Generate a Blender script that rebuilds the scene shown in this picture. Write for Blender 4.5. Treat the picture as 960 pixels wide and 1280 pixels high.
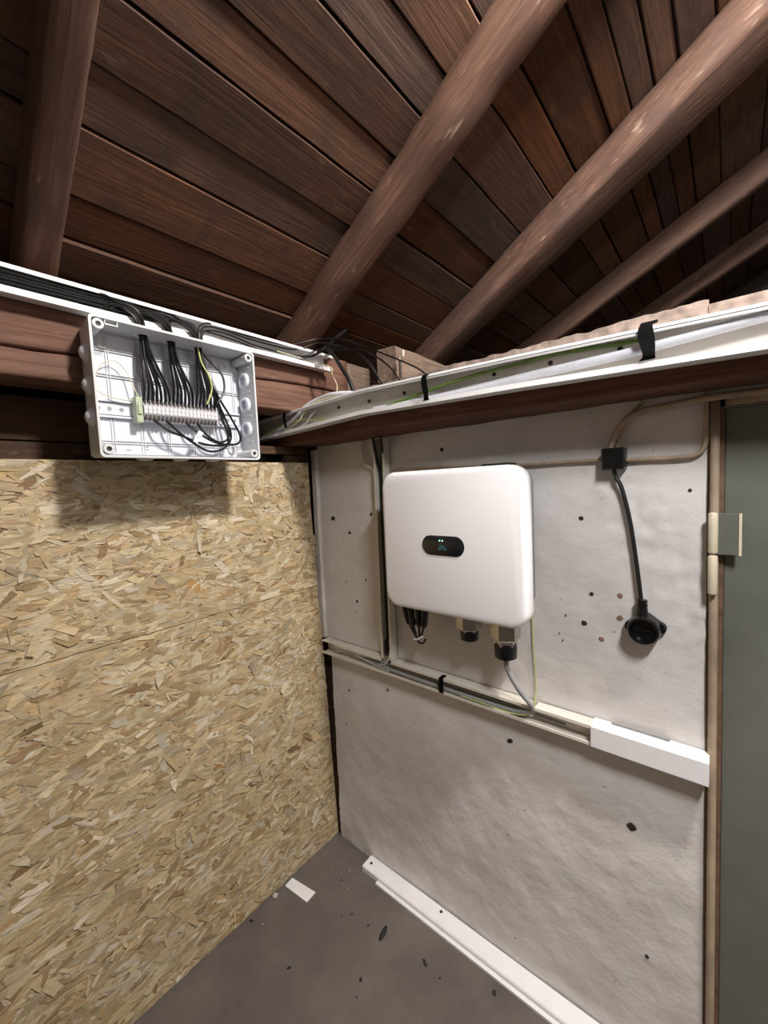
import bpy, bmesh, math, random
from mathutils import Vector, Matrix, noise

S = bpy.context.scene
for o in list(bpy.data.objects):
    bpy.data.objects.remove(o)
C = S.collection
random.seed(11)

# ------------------------------------------------------------------ camera
cam = bpy.data.cameras.new('camera')
cam.sensor_fit = 'VERTICAL'
cam.sensor_height = 36.0
cam.lens = 36.0 * 509.48 / 1280.0
cam.clip_start = 0.02
co = bpy.data.objects.new('camera', cam)
C.objects.link(co)
RT = Vector((0.76486, 0.6426, -0.04521))
UP = Vector((-0.00954, 0.08147, 0.99663))
FW = Vector((-0.64412, 0.76185, -0.06844))
M = Matrix((RT, UP, -FW)).transposed().to_4x4()
M.translation = Vector((1.46978, -1.26382, 1.72))
co.matrix_world = M
S.camera = co

# ------------------------------------------------------------------ light and exposure
W = bpy.data.worlds.new('world')
S.world = W
W.use_nodes = True
W.node_tree.nodes['Background'].inputs[0].default_value = (0.9, 0.95, 1.0, 1)
W.node_tree.nodes['Background'].inputs[1].default_value = 0.01


def lamp(name, loc, watts, radius, col):
    l = bpy.data.lights.new(name, 'POINT')
    l.energy = watts
    l.shadow_soft_size = radius
    l.color = col
    o = bpy.data.objects.new(name, l)
    o.location = loc
    C.objects.link(o)


lamp('bulb_between_rafters', (1.92, -0.52, 3.215), 198, 0.11, (1.0, 0.94, 0.87))
# shaded lamp hung under the rafters behind the viewer, turned to the plaster wall
bl = bpy.data.lights.new('batten_lamp', 'AREA')
bl.shape = 'RECTANGLE'
bl.size, bl.size_y = 0.14, 0.35
bl.energy = 31
bl.color = (1.0, 0.985, 0.98)
bo = bpy.data.objects.new('batten_lamp', bl)
bo.location = (1.92, -1.12, 2.72)
bo.rotation_euler = Vector((0.35, 0.6, -0.72)).to_track_quat('-Z', 'Y').to_euler()
C.objects.link(bo)
vs = S.view_settings
vs.view_transform = 'Standard'
vs.look = 'None'
vs.gamma = 1.0
vs.use_curve_mapping = False
vs.exposure = 0.38


# ------------------------------------------------------------------ materials
def srgb(r, g, b):
    f = lambda c: c / 12.92 if c <= 0.04045 else ((c + 0.055) / 1.055) ** 2.4
    return (f(r / 255), f(g / 255), f(b / 255), 1)


MT = {}


def newmat(name, rough=0.6, metal=0.0, spec=0.5):
    m = bpy.data.materials.new(name)
    m.use_nodes = True
    n = m.node_tree.nodes
    b = n['Principled BSDF']
    b.inputs['Roughness'].default_value = rough
    b.inputs['Metallic'].default_value = metal
    b.inputs['Specular IOR Level'].default_value = spec
    MT[name] = m
    return m, n, m.node_tree.links, b


def plain(name, col, rough=0.5, metal=0.0, var=0.06, scale=60, spec=0.5, bump=0.0):
    m, n, l, b = newmat(name, rough, metal, spec)
    tc = n.new('ShaderNodeTexCoord')
    nz = n.new('ShaderNodeTexNoise')
    nz.inputs['Scale'].default_value = scale
    nz.inputs['Detail'].default_value = 4
    l.new(tc.outputs['Object'], nz.inputs['Vector'])
    r = n.new('ShaderNodeValToRGB')
    r.color_ramp.elements[0].position = 0.3
    r.color_ramp.elements[1].position = 0.7
    r.color_ramp.elements[0].color = tuple(c * (1 - var * 2) for c in col[:3]) + (1,)
    r.color_ramp.elements[1].color = tuple(min(1, c * (1 + var)) for c in col[:3]) + (1,)
    l.new(nz.outputs['Fac'], r.inputs['Fac'])
    l.new(r.outputs['Color'], b.inputs['Base Color'])
    if bump:
        bp = n.new('ShaderNodeBump')
        bp.inputs['Strength'].default_value = bump
        bp.inputs['Distance'].default_value = 0.002
        l.new(nz.outputs['Fac'], bp.inputs['Height'])
        l.new(bp.outputs['Normal'], b.inputs['Normal'])
    return m


def emit(name, col, strength):
    m, n, l, b = newmat(name, 0.4)
    b.inputs['Base Color'].default_value = col
    b.inputs['Emission Color'].default_value = col
    b.inputs['Emission Strength'].default_value = strength


def wood(name, cols, axis, rough=0.75, pitch=0.0, vary=0.35, stain=None, bump=0.5, scuff=0.25):
    m, n, l, b = newmat(name, rough, 0, 0.3)
    tc = n.new('ShaderNodeTexCoord')
    oi = n.new('ShaderNodeObjectInfo')
    rot = n.new('ShaderNodeMapping')
    rot.inputs['Rotation'].default_value = (0, pitch, 0)
    l.new(tc.outputs['Object'], rot.inputs['Vector'])
    off = n.new('ShaderNodeVectorMath')
    off.operation = 'ADD'
    l.new(rot.outputs['Vector'], off.inputs[0])
    sc = n.new('ShaderNodeMath')
    sc.operation = 'MULTIPLY'
    sc.inputs[1].default_value = 37.0
    l.new(oi.outputs['Random'], sc.inputs[0])
    l.new(sc.outputs[0], off.inputs[1])
    mp = n.new('ShaderNodeMapping')
    s = [44.0, 44.0, 44.0]
    s['xyz'.index(axis)] = 2.2
    mp.inputs['Scale'].default_value = s
    l.new(off.outputs[0], mp.inputs['Vector'])
    g = n.new('ShaderNodeTexNoise')
    g.inputs['Scale'].default_value = 1.0
    g.inputs['Detail'].default_value = 7
    g.inputs['Roughness'].default_value = 0.62
    g.inputs['Distortion'].default_value = 1.6
    l.new(mp.outputs['Vector'], g.inputs['Vector'])
    big = n.new('ShaderNodeTexNoise')
    big.inputs['Scale'].default_value = 6.0
    big.inputs['Distortion'].default_value = 0.8
    big.inputs['Detail'].default_value = 5
    l.new(off.outputs[0], big.inputs['Vector'])
    r = n.new('ShaderNodeValToRGB')
    e = r.color_ramp.elements
    e[0].position = 0.25
    e[0].color = cols[0]
    e[1].position = 0.78
    e[1].color = cols[2]
    k = e.new(0.5)
    k.color = cols[1]
    l.new(g.outputs['Fac'], r.inputs['Fac'])
    st = n.new('ShaderNodeMix')
    st.data_type = 'RGBA'
    st.blend_type = 'MIX'
    st.inputs[7].default_value = stain or tuple(0.5 * (cols[0][i] + cols[1][i]) for i in range(3)) + (1,)
    rr = n.new('ShaderNodeMapRange')
    rr.inputs[1].default_value = 0.45
    rr.inputs[2].default_value = 0.7
    rr.inputs[4].default_value = 0.8
    l.new(big.outputs['Fac'], rr.inputs[0])
    l.new(rr.outputs[0], st.inputs[0])
    l.new(r.outputs['Color'], st.inputs[6])
    hsv = n.new('ShaderNodeHueSaturation')
    hf = n.new('ShaderNodeMath')
    hf.operation = 'MULTIPLY'
    hf.inputs[1].default_value = 13.7
    l.new(oi.outputs['Random'], hf.inputs[0])
    hq = n.new('ShaderNodeMath')
    hq.operation = 'FRACT'
    l.new(hf.outputs[0], hq.inputs[0])
    sv_ = n.new('ShaderNodeMapRange')
    sv_.inputs[3].default_value = 1 - vary * 0.7
    sv_.inputs[4].default_value = 1 + vary * 0.7
    l.new(hq.outputs[0], sv_.inputs[0])
    l.new(sv_.outputs[0], hsv.inputs['Saturation'])
    vr = n.new('ShaderNodeMapRange')
    vr.inputs[3].default_value = 1 - vary
    vr.inputs[4].default_value = 1 + vary
    l.new(oi.outputs['Random'], vr.inputs[0])
    l.new(vr.outputs[0], hsv.inputs['Value'])
    l.new(st.outputs[2], hsv.inputs['Color'])
    # pale scuffs and scratches along the grain
    m2 = n.new('ShaderNodeMapping')
    s2 = [34.0, 34.0, 34.0]
    s2['xyz'.index(axis)] = 9.0
    m2.inputs['Scale'].default_value = s2
    l.new(off.outputs[0], m2.inputs['Vector'])
    sn_ = n.new('ShaderNodeTexNoise')
    sn_.inputs['Scale'].default_value = 1.0
    sn_.inputs['Detail'].default_value = 3
    l.new(m2.outputs['Vector'], sn_.inputs['Vector'])
    sr = n.new('ShaderNodeMapRange')
    sr.inputs[1].default_value = 0.66
    sr.inputs[2].default_value = 0.80
    sr.inputs[4].default_value = scuff
    l.new(sn_.outputs['Fac'], sr.inputs[0])
    sm = n.new('ShaderNodeMix')
    sm.data_type = 'RGBA'
    sm.inputs[7].default_value = srgb(190, 168, 150)
    l.new(sr.outputs[0], sm.inputs[0])
    l.new(hsv.outputs['Color'], sm.inputs[6])
    l.new(sm.outputs[2], b.inputs['Base Color'])
    bp = n.new('ShaderNodeBump')
    bp.inputs['Strength'].default_value = bump
    bp.inputs['Distance'].default_value = 0.004
    l.new(g.outputs['Fac'], bp.inputs['Height'])
    l.new(bp.outputs['Normal'], b.inputs['Normal'])


TH = 0.4699
wood('roof_wood', (srgb(64, 46, 36), srgb(86, 61, 48), srgb(107, 78, 61)), 'y', vary=0.38, stain=srgb(66, 51, 45), scuff=0.12)
wood('rafter_wood', (srgb(70, 51, 43), srgb(97, 73, 62), srgb(126, 99, 86)), 'x', pitch=TH, vary=0.1, stain=srgb(86, 67, 61), scuff=0.7)
wood('beam_wood_y', (srgb(72, 48, 39), srgb(112, 82, 68), srgb(140, 108, 92)), 'y', vary=0.05, stain=srgb(104, 78, 68))
wood('beam_wood_x', (srgb(58, 34, 26), srgb(92, 58, 44), srgb(124, 82, 62)), 'x', vary=0.05)
wood('grey_wood', (srgb(80, 64, 55), srgb(120, 102, 90), srgb(150, 134, 120)), 'y', vary=0.05)
wood('dark_wood', (srgb(46, 33, 24), srgb(72, 54, 41), srgb(94, 73, 57)), 'y', vary=0.1)
plain('masonry', srgb(142, 127, 118), 0.95, var=0.2, scale=40, bump=0.8)
plain('backing', srgb(40, 30, 25), 0.9)
plain('trunk_white', srgb(232, 232, 234), 0.38, var=0.02, scale=25)
plain('trunk_cream', srgb(224, 218, 208), 0.5, var=0.04, scale=25)
plain('box_grey', srgb(205, 207, 211), 0.45, var=0.02, scale=30)
plain('box_panel', srgb(214, 219, 232), 0.42, var=0.02, scale=30)
plain('inverter_white', srgb(236, 235, 238), 0.42, var=0.012, scale=300, bump=0.05)
plain('inverter_grey', srgb(150, 152, 155), 0.45, 0.3)
plain('glass_black', srgb(24, 25, 28), 0.18, var=0.02)
plain('cable_black', srgb(15, 15, 17), 0.42, var=0.1)
plain('cable_grey', srgb(150, 150, 150), 0.45, var=0.04)
plain('cable_white', srgb(214, 216, 224), 0.42, var=0.04)
plain('cable_cream', srgb(206, 200, 170), 0.5)
plain('cable_green', srgb(110, 138, 62), 0.5)
plain('wire_yellow_green', srgb(192, 200, 132), 0.5)
plain('strap_black', srgb(10, 10, 11), 0.85, spec=0.1, bump=0.4, scale=200)
plain('rubber_black', srgb(11, 11, 12), 0.32)
plain('steel', srgb(196, 190, 180), 0.25, 1.0, var=0.04)
plain('screw_dark', srgb(42, 34, 30), 0.6)
plain('hole_dark', srgb(52, 44, 40), 0.95)
plain('hole_brown', srgb(140, 112, 98), 0.95)
plain('terminal_grey', srgb(196, 194, 202), 0.5, var=0.02)
plain('terminal_white', srgb(236, 236, 238), 0.5, var=0.02)
plain('terminal_green', srgb(176, 190, 164), 0.5)
plain('conduit_cream', srgb(172, 152, 130), 0.6, var=0.14, scale=20)
plain('hinge_cream', srgb(222, 210, 184), 0.5, var=0.06, scale=30)
plain('door_green', srgb(102, 104, 96), 0.45, var=0.05, scale=12)
plain('rust_brown', srgb(112, 86, 66), 0.7, var=0.2, scale=30)
plain('frame_cream', srgb(168, 150, 128), 0.6, var=0.15, scale=14)
plain('debris_dark', srgb(40, 34, 38), 0.8)
plain('debris_pale', srgb(180, 172, 160), 0.8)
plain('dim_wall', srgb(120, 114, 108), 0.9)
plain('brick_dark', srgb(58, 48, 44), 0.95)
emit('led_green', (0.25, 1.0, 0.68, 1), 3.0)
emit('logo_teal', (0.02, 0.07, 0.068, 1), 0.2)


def plaster():
    m, n, l, b = newmat('plaster', 0.82, 0, 0.25)
    tc = n.new('ShaderNodeTexCoord')
    a = n.new('ShaderNodeTexNoise')
    a.inputs['Scale'].default_value = 3.2
    a.inputs['Detail'].default_value = 6
    a.inputs['Roughness'].default_value = 0.6
    l.new(tc.outputs['Object'], a.inputs['Vector'])
    r = n.new('ShaderNodeValToRGB')
    e = r.color_ramp.elements
    e[0].position = 0.3
    e[0].color = srgb(206, 201, 197)
    e[1].position = 0.68
    e[1].color = srgb(224, 221, 219)
    l.new(a.outputs['Fac'], r.inputs['Fac'])
    sp = n.new('ShaderNodeTexNoise')
    sp.inputs['Scale'].default_value = 42
    sp.inputs['Detail'].default_value = 3
    l.new(tc.outputs['Object'], sp.inputs['Vector'])
    sr = n.new('ShaderNodeMapRange')
    sr.inputs[1].default_value = 0.7
    sr.inputs[2].default_value = 0.78
    l.new(sp.outputs['Fac'], sr.inputs[0])
    mx = n.new('ShaderNodeMix')
    mx.data_type = 'RGBA'
    mx.inputs[7].default_value = srgb(150, 138, 128)
    l.new(sr.outputs[0], mx.inputs[0])
    l.new(r.outputs['Color'], mx.inputs[6])
    l.new(mx.outputs[2], b.inputs['Base Color'])
    f = n.new('ShaderNodeTexNoise')
    f.inputs['Scale'].default_value = 34
    f.inputs['Detail'].default_value = 8
    f.inputs['Roughness'].default_value = 0.62
    l.new(tc.outputs['Object'], f.inputs['Vector'])
    bp = n.new('ShaderNodeBump')
    bp.inputs['Strength'].default_value = 0.42
    bp.inputs['Distance'].default_value = 0.005
    l.new(f.outputs['Fac'], bp.inputs['Height'])
    l.new(bp.outputs['Normal'], b.inputs['Normal'])


def concrete():
    m, n, l, b = newmat('concrete', 0.8, 0, 0.3)
    tc = n.new('ShaderNodeTexCoord')
    a = n.new('ShaderNodeTexNoise')
    a.inputs['Scale'].default_value = 2.6
    a.inputs['Detail'].default_value = 7
    a.inputs['Roughness'].default_value = 0.65
    l.new(tc.outputs['Object'], a.inputs['Vector'])
    r = n.new('ShaderNodeValToRGB')
    e = r.color_ramp.elements
    e[0].position = 0.3
    e[0].color = srgb(84, 77, 74)
    e[1].position = 0.75
    e[1].color = srgb(112, 104, 100)
    l.new(a.outputs['Fac'], r.inputs['Fac'])
    l.new(r.outputs['Color'], b.inputs['Base Color'])
    f = n.new('ShaderNodeTexNoise')
    f.inputs['Scale'].default_value = 90
    f.inputs['Detail'].default_value = 4
    l.new(tc.outputs['Object'], f.inputs['Vector'])
    bp = n.new('ShaderNodeBump')
    bp.inputs['Strength'].default_value = 0.25
    bp.inputs['Distance'].default_value = 0.002
    l.new(f.outputs['Fac'], bp.inputs['Height'])
    l.new(bp.outputs['Normal'], b.inputs['Normal'])


def osb():
    m, n, l, b = newmat('osb', 0.55, 0, 0.4)
    at = n.new('ShaderNodeAttribute')
    at.attribute_name = 'Col'
    tc = n.new('ShaderNodeTexCoord')
    mp = n.new('ShaderNodeMapping')
    mp.inputs['Scale'].default_value = (60, 12, 120)
    l.new(tc.outputs['Object'], mp.inputs['Vector'])
    a = n.new('ShaderNodeTexNoise')
    a.inputs['Scale'].default_value = 2
    a.inputs['Detail'].default_value = 5
    a.inputs['Distortion'].default_value = 1
    l.new(mp.outputs['Vector'], a.inputs['Vector'])
    r = n.new('ShaderNodeMapRange')
    r.inputs[1].default_value = 0.25
    r.inputs[2].default_value = 0.75
    r.inputs[3].default_value = 0.66
    r.inputs[4].default_value = 1.2
    l.new(a.outputs['Fac'], r.inputs[0])
    mx = n.new('ShaderNodeVectorMath')
    mx.operation = 'SCALE'
    l.new(at.outputs['Color'], mx.inputs[0])
    l.new(r.outputs[0], mx.inputs['Scale'])
    l.new(mx.outputs[0], b.inputs['Base Color'])
    bp = n.new('ShaderNodeBump')
    bp.inputs['Strength'].default_value = 0.2
    bp.inputs['Distance'].default_value = 0.002
    l.new(a.outputs['Fac'], bp.inputs['Height'])
    l.new(bp.outputs['Normal'], b.inputs['Normal'])


plaster()
concrete()
osb()
wood('osb_plain', (srgb(150, 122, 86), srgb(196, 170, 128), srgb(220, 200, 164)), 'y', vary=0.0)


# ------------------------------------------------------------------ mesh helpers
class MB:
    def __init__(s):
        s.v = []
        s.f = []
        s.m = []
        s.mi = 0

    def add(s, vs, fs):
        k = len(s.v)
        s.v += [Vector(p) for p in vs]
        s.f += [tuple(i + k for i in f) for f in fs]
        s.m += [s.mi] * len(fs)
        return s

    def box(s, a, b):
        x0, y0, z0 = a
        x1, y1, z1 = b
        vs = [(x0, y0, z0), (x1, y0, z0), (x1, y1, z0), (x0, y1, z0), (x0, y0, z1), (x1, y0, z1), (x1, y1, z1), (x0, y1, z1)]
        return s.add(vs, [(0, 3, 2, 1), (4, 5, 6, 7), (0, 1, 5, 4), (1, 2, 6, 5), (2, 3, 7, 6), (3, 0, 4, 7)])

    def loft(s, rings, closed=True, caps=True):
        n = len(rings[0])
        vs = [p for r in rings for p in r]
        fs = []
        for i in range(len(rings) - 1):
            for j in range(n if closed else n - 1):
                k = (j + 1) % n
                fs.append((i * n + j, i * n + k, (i + 1) * n + k, (i + 1) * n + j))
        if caps:
            fs.append(tuple(reversed(range(n))))
            fs.append(tuple((len(rings) - 1) * n + j for j in range(n)))
        return s.add(vs, fs)

    def tube(s, pts, r, n=8, sub=6):
        pts = smooth_path([Vector(p) for p in pts], sub) if sub > 1 else [Vector(p) for p in pts]
        rings = []
        t0 = (pts[1] - pts[0]).normalized()
        ref = Vector((0, 0, 1)) if abs(t0.z) < 0.9 else Vector((1, 0, 0))
        u = t0.cross(ref).normalized()
        for i, p in enumerate(pts):
            t = (pts[min(i + 1, len(pts) - 1)] - pts[max(i - 1, 0)])
            t = t.normalized() if t.length > 1e-9 else t0
            u = (u - t * u.dot(t)).normalized()
            w = t.cross(u)
            rr = r[i * (len(r) - 1) // max(1, len(pts) - 1)] if isinstance(r, (list, tuple)) else r
            rings.append([p + (u * math.cos(a) + w * math.sin(a)) * rr for a in [2 * math.pi * k / n for k in range(n)]])
        return s.loft(rings)

    def lathe(s, o, axis, prof, n=24, ref=None):
        """prof: (distance along axis, radius)"""
        o = Vector(o)
        t = Vector(axis).normalized()
        u = Vector(ref) if ref else t.cross(Vector((0, 0, 1)) if abs(t.z) < 0.9 else Vector((1, 0, 0))).normalized()
        w = t.cross(u)
        return s.loft([[o + t * d + (u * math.cos(a) + w * math.sin(a)) * r for a in [2 * math.pi * k / n for k in range(n)]] for d, r in prof])

    def build(s, name, mat, parent=None, loc=None, smooth=False, bevel=0.0):
        off = Vector(loc) if loc else (root_loc(parent) if parent else Vector((0, 0, 0)))
        me = bpy.data.meshes.new(name)
        me.from_pydata([tuple(p - off) for p in s.v], [], s.f)
        mats = mat if isinstance(mat, (list, tuple)) else [mat]
        for q in mats:
            me.materials.append(MT[q])
        if len(mats) > 1:
            me.polygons.foreach_set('material_index', s.m)
        bm = bmesh.new()
        bm.from_mesh(me)
        bmesh.ops.recalc_face_normals(bm, faces=bm.faces)
        if bevel:
            ed = [e for e in bm.edges if len(e.link_faces) == 2 and e.calc_face_angle(0) > 0.6]
            bmesh.ops.bevel(bm, geom=ed, offset=bevel, segments=2, affect='EDGES', profile=0.5, clamp_overlap=True)
        bm.to_mesh(me)
        bm.free()
        if smooth:
            me.shade_smooth() if hasattr(me, 'shade_smooth') else None
            if smooth == 'auto':
                me.set_sharp_from_angle(angle=0.7)
        me.update()
        o = bpy.data.objects.new(name, me)
        C.objects.link(o)
        if parent:
            o.parent = parent
            if loc:
                o.location = off - root_loc(parent)
        else:
            o.location = off
        return o


def root_loc(o):
    v = Vector((0, 0, 0))
    while o is not None:
        v += o.location
        o = o.parent
    return v


def smooth_path(p, sub):
    if len(p) < 3:
        return [p[0].lerp(p[-1], i / sub) for i in range(sub + 1)]
    q = [p[0] * 2 - p[1]] + p + [p[-1] * 2 - p[-2]]
    out = []
    for i in range(1, len(q) - 2):
        a, b, c, d = q[i - 1:i + 3]
        for k in range(sub):
            t = k / sub
            out.append(0.5 * ((2 * b) + (c - a) * t + (2 * a - 5 * b + 4 * c - d) * t * t + (3 * b - a - 3 * c + d) * t ** 3))
    out.append(p[-1])
    return out


def tag(o, label=None, cat=None, group=None, kind=None):
    if label:
        o['label'] = label
    if cat:
        o['category'] = cat
    if group:
        o['group'] = group
    if kind:
        o['kind'] = kind
    return o


def thing(name, loc, label, cat, group=None):
    o = bpy.data.objects.new(name, None)
    o.empty_display_size = 0.05
    C.objects.link(o)
    o.location = loc
    return tag(o, label, cat, group)


def cable(name, label, pts, r, mat, group=None, n=8, sub=6):
    m = MB().tube(pts, r, n, sub)
    return tag(m.build(name, mat, None, pts[0], 'auto'), label, 'cable', group)


def ns(x, y, z, sc, seed=0.0):
    return noise.noise(Vector((x * sc + seed, y * sc - seed * 0.7, z * sc + seed * 1.3)))


def timber(stations, jit=0.003, rnd=0.02, seed=0.0, per=4):
    """stations: list of (center, half_u vec, half_v vec); a squared timber with softened arrises and uneven faces"""
    rings = []
    for c, u, v in stations:
        c, u, v = Vector(c), Vector(u), Vector(v)
        lu, lv = u.length, v.length
        ru, rv = min(rnd, lu * 0.95), min(rnd, lv * 0.95)
        ring = []
        for su, sv, a0 in ((1, 1, 0), (-1, 1, 90), (-1, -1, 180), (1, -1, 270)):
            for k in range(per):
                a = math.radians(a0 + 90 * k / (per - 1))
                uu = su * (lu - ru) + ru * math.cos(a)
                vv = sv * (lv - rv) + rv * math.sin(a)
                p = c + u / lu * uu + v / lv * vv
                d = jit * (ns(p.x, p.y, p.z, 9, seed) + 0.5 * ns(p.x, p.y, p.z, 28, seed))
                p = p + (u / lu * math.cos(a) + v / lv * math.sin(a)) * d
                ring.append(p)
        rings.append(ring)
    return MB().loft(rings)


# ------------------------------------------------------------------ floor and enclosing walls
fl = MB().box((-0.4, -3.3, -0.12), (3.3, 3.5, 0.0)).build('floor', 'concrete')
tag(fl, 'bare grey brown concrete floor scattered with specks', kind='structure')

# left wall: studs behind, osb sheets in front
wl = MB().box((-0.3, -3.3, 0), (-0.20, 3.5, 2.13)).build('wall_left', 'backing')
tag(wl, 'left wall clad in oriented strand board under a timber plate', kind='structure')
for z0, z1, e0, e1 in ((0.0, 1.2580, 0.012, -0.034), (1.2610, 1.832, -0.034, -0.054)):
    m = MB()
    vs = []
    for x in (-0.016, 0.0):
        vs += [(x, -3.2, z0), (x, e0, z0), (x, e1, z1), (x, -3.2, z1)]
    m.add(vs, [(0, 1, 2, 3), (7, 6, 5, 4), (0, 4, 5, 1), (1, 5, 6, 2), (2, 6, 7, 3), (3, 7, 4, 0)])
    tag(m.build('strand_board_panel', 'osb_plain', wl), 'pale strand board sheet')


def strands():
    rnd = random.Random(5)
    V, F, COL = [], [], []
    pal = [srgb(206, 187, 150), srgb(220, 205, 174), srgb(192, 170, 132), srgb(180, 154, 114), srgb(228, 216, 192), srgb(212, 192, 152), srgb(160, 132, 98), srgb(216, 198, 160), srgb(202, 178, 138), srgb(196, 180, 152)]
    wts = [14, 14, 14, 9, 7, 14, 3, 14, 12, 7]

    def flake(y, z, ln, wd, ang, col, depth):
        ca, sa = math.cos(ang), math.sin(ang)
        k = rnd.choice((6, 7, 8))
        sk = rnd.uniform(-0.5, 0.5)
        pts = []
        for i in range(k):
            a = 2 * math.pi * (i + rnd.uniform(-.25, .25)) / k
            u = max(-1, min(1, 1.35 * math.cos(a))) * ln / 2 * rnd.uniform(.8, 1)
            v = max(-1, min(1, 1.35 * math.sin(a))) * wd / 2 * rnd.uniform(.75, 1)
            u += sk * v
            pts.append((y + u * ca - v * sa, z + u * sa + v * ca))
        ed = -0.034 if z > 1.0 else 0.006 - 0.03 * z
        zlo, zhi = (0.001, 1.2578) if z < 1.2596 else (1.2612, 1.8315)
        tx, tz = rnd.uniform(-.05, .05), rnd.gauss(0, .09)
        b = len(V)
        for py, pz in pts:
            py = min(py, ed - (0.016 if z > 1.5 else 0))
            pz = min(max(pz, zlo), zhi)
            V.append((max(0.00015, depth + (py - y) * tx + (pz - z) * tz), py, pz))
            COL.append(col)
        F.append(tuple(range(b, b + k)))

    for i in range(15000):
        y = -2.3 * rnd.random() ** 1.15
        z = rnd.uniform(0, 1.84)
        q = rnd.random()
        if q < 0.5:
            ln, wd = rnd.uniform(.03, .10), rnd.uniform(.004, .013)
        elif q < 0.93:
            ln, wd = rnd.uniform(.05, .14), rnd.uniform(.010, .028)
        else:
            ln, wd = rnd.uniform(.06, .13), rnd.uniform(.024, .042)
        ang = rnd.gauss(0.05, 0.42) if rnd.random() < 0.8 else rnd.uniform(-1.57, 1.57)
        c = rnd.choices(pal, wts)[0]
        f = rnd.uniform(.66, .92)
        flake(y, z, ln, wd, ang, (c[0] * f, c[1] * f, c[2] * f, 1), rnd.uniform(.0003, .0034))
    for i in range(260):    # dark bark slivers
        y = -1.5 * rnd.random()
        flake(y, rnd.uniform(0.02, 1.8), rnd.uniform(.008, .035), rnd.uniform(.002, .006), rnd.gauss(0.1, .6), srgb(*rnd.choice(((84, 64, 48), (122, 94, 64), (104, 78, 58)))), 0.0024)
    # a few broad chips that stand out
    flake(-.515, 1.625, .085, .05, .75, srgb(232, 216, 186), .0025)
    flake(-.60, 1.38, .11, .035, -.9, srgb(182, 142, 92), .0025)
    flake(-.55, .66, .09, .03, -.85, srgb(172, 134, 86), .0025)
    flake(-.72, .98, .16, .03, .25, srgb(228, 214, 188), .0025)
    flake(-.37, .17, .08, .035, -1.0, srgb(170, 138, 100), .0025)
    flake(-.46, .16, .06, .03, -.9, srgb(164, 134, 96), .0025)
    me = bpy.data.meshes.new('surface_strands')
    me.from_pydata(V, [], F)
    at = me.color_attributes.new('Col', 'FLOAT_COLOR', 'POINT')
    at.data.foreach_set('color', [c for q in COL for c in q])
    me.materials.append(MT['osb'])
    o = bpy.data.objects.new('surface_strands', me)
    C.objects.link(o)
    o.parent = wl
    tag(o, 'pressed wood strands on the board face', kind='stuff')


strands()
for z0, z1 in ((1.836, 1.888), (1.892, 2.018)):
    st = [((-0.085, y, (z0 + z1) / 2), (0.015, 0, 0), (0, 0, (z1 - z0) / 2)) for y in [-3.2 + 0.1 * i for i in range(29)]]
    timber(st, 0.001, 0.003, z0).build('plank', 'dark_wood', wl)

timber([((-0.035, y, 1.8855), (0.015, 0, 0), (0, 0, 0.017)) for y in (-.40, -.3, -.2, -.1, -.03)], .001, .003, 3).build('plank', 'dark_wood', wl)
timber([((-0.035, y, 1.850), (0.015, 0, 0), (0, 0, 0.016)) for y in (-.155, -.1, -.03)], .001, .003, 6).build('plank', 'dark_wood', wl)

# plaster wall
def wdisp(x, z):
    d = 0.0042 * ns(x, 0, z, 5, 3) + 0.0026 * ns(x, 0, z, 14, 8) + 0.0009 * ns(x, 0, z, 40, 2)
    # scraped, pitted render towards the door
    k = max(0.0, 1 - abs((x + 0.55 * (z - 1.4)) - 1.40) / 0.12) * (1 if 1.05 < z < 1.7 else 0)
    d += 0.007 * k * ns(x, 0, z, 34, 5)
    # trowel ridges low on the wall
    s1 = ns(x * 0.35 + z * 0.9, 0, z * 0.35 - x * 0.9, 22, 11)
    if z < 0.93:
        d -= 0.006 * max(0, 0.06 - abs(s1 - 0.3)) / 0.06 * (0.5 + 0.5 * ns(x, 0, z, 6, 20)) * max(0, ns(x, 0, z, 4, 31) + .25)
    if z > 1.8:
        d += 0.004 * ns(x, 0, z, 24, 15)
    return d


wb = MB()
nx, nz = 150, 190
X0, X1 = 0.022, 1.432
vs, fs = [], []
for j in range(nz + 1):
    for i in range(nx + 1):
        x = X0 + (X1 - X0) * i / nx
        z = 2.118 * j / nz
        if i == 0:
            x += (0.016 if z < 0.93 else -0.01) + 0.004 * ns(0, 0, z, 12, 4)
        if j == nz:
            z += 0.005 * ns(x, 0, 0, 7, 6) + 0.006 * ns(x, 0, 0, 38, 6)
        vs.append((x, wdisp(x, z) + 0.0015, z))
for j in range(nz):
    for i in range(nx):
        a = j * (nx + 1) + i
        fs.append((a, a + 1, a + nx + 2, a + nx + 1))
# returns: left side and top go back 0.2
k = len(vs)
for j in range(nz + 1):
    p = vs[j * (nx + 1)]
    vs.append((p[0], 0.2, p[2]))
for j in range(nz):
    fs.append((j * (nx + 1), (j + 1) * (nx + 1), k + j + 1, k + j))
k2 = len(vs)
for i in range(nx + 1):
    p = vs[nz * (nx + 1) + i]
    vs.append((p[0], 0.2, p[2] + 0.01 * ns(p[0], 3, 0, 9, 2)))
for i in range(nx):
    a = nz * (nx + 1) + i
    fs.append((a, k2 + i, k2 + i + 1, a + 1))
wb.add(vs, fs)
wb.box((1.432, 0.001, 1.895), (2.42, 0.2, 2.0))
wb.box((2.42, 0.001, 0), (3.3, 0.2, 2.0))
wb.box((1.432, 0.001, 2.0), (3.3, 0.2, 2.108))
wb.m = [1 if (len(f) == 4 and min(wb.v[i].z for i in f) > 1.999) else 0 for f in wb.f]
wbo = wb.build('wall_back', ['plaster', 'masonry'], smooth='auto')
tag(wbo, 'uneven whitewashed plaster wall pitted with old fixing holes', kind='structure')
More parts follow.
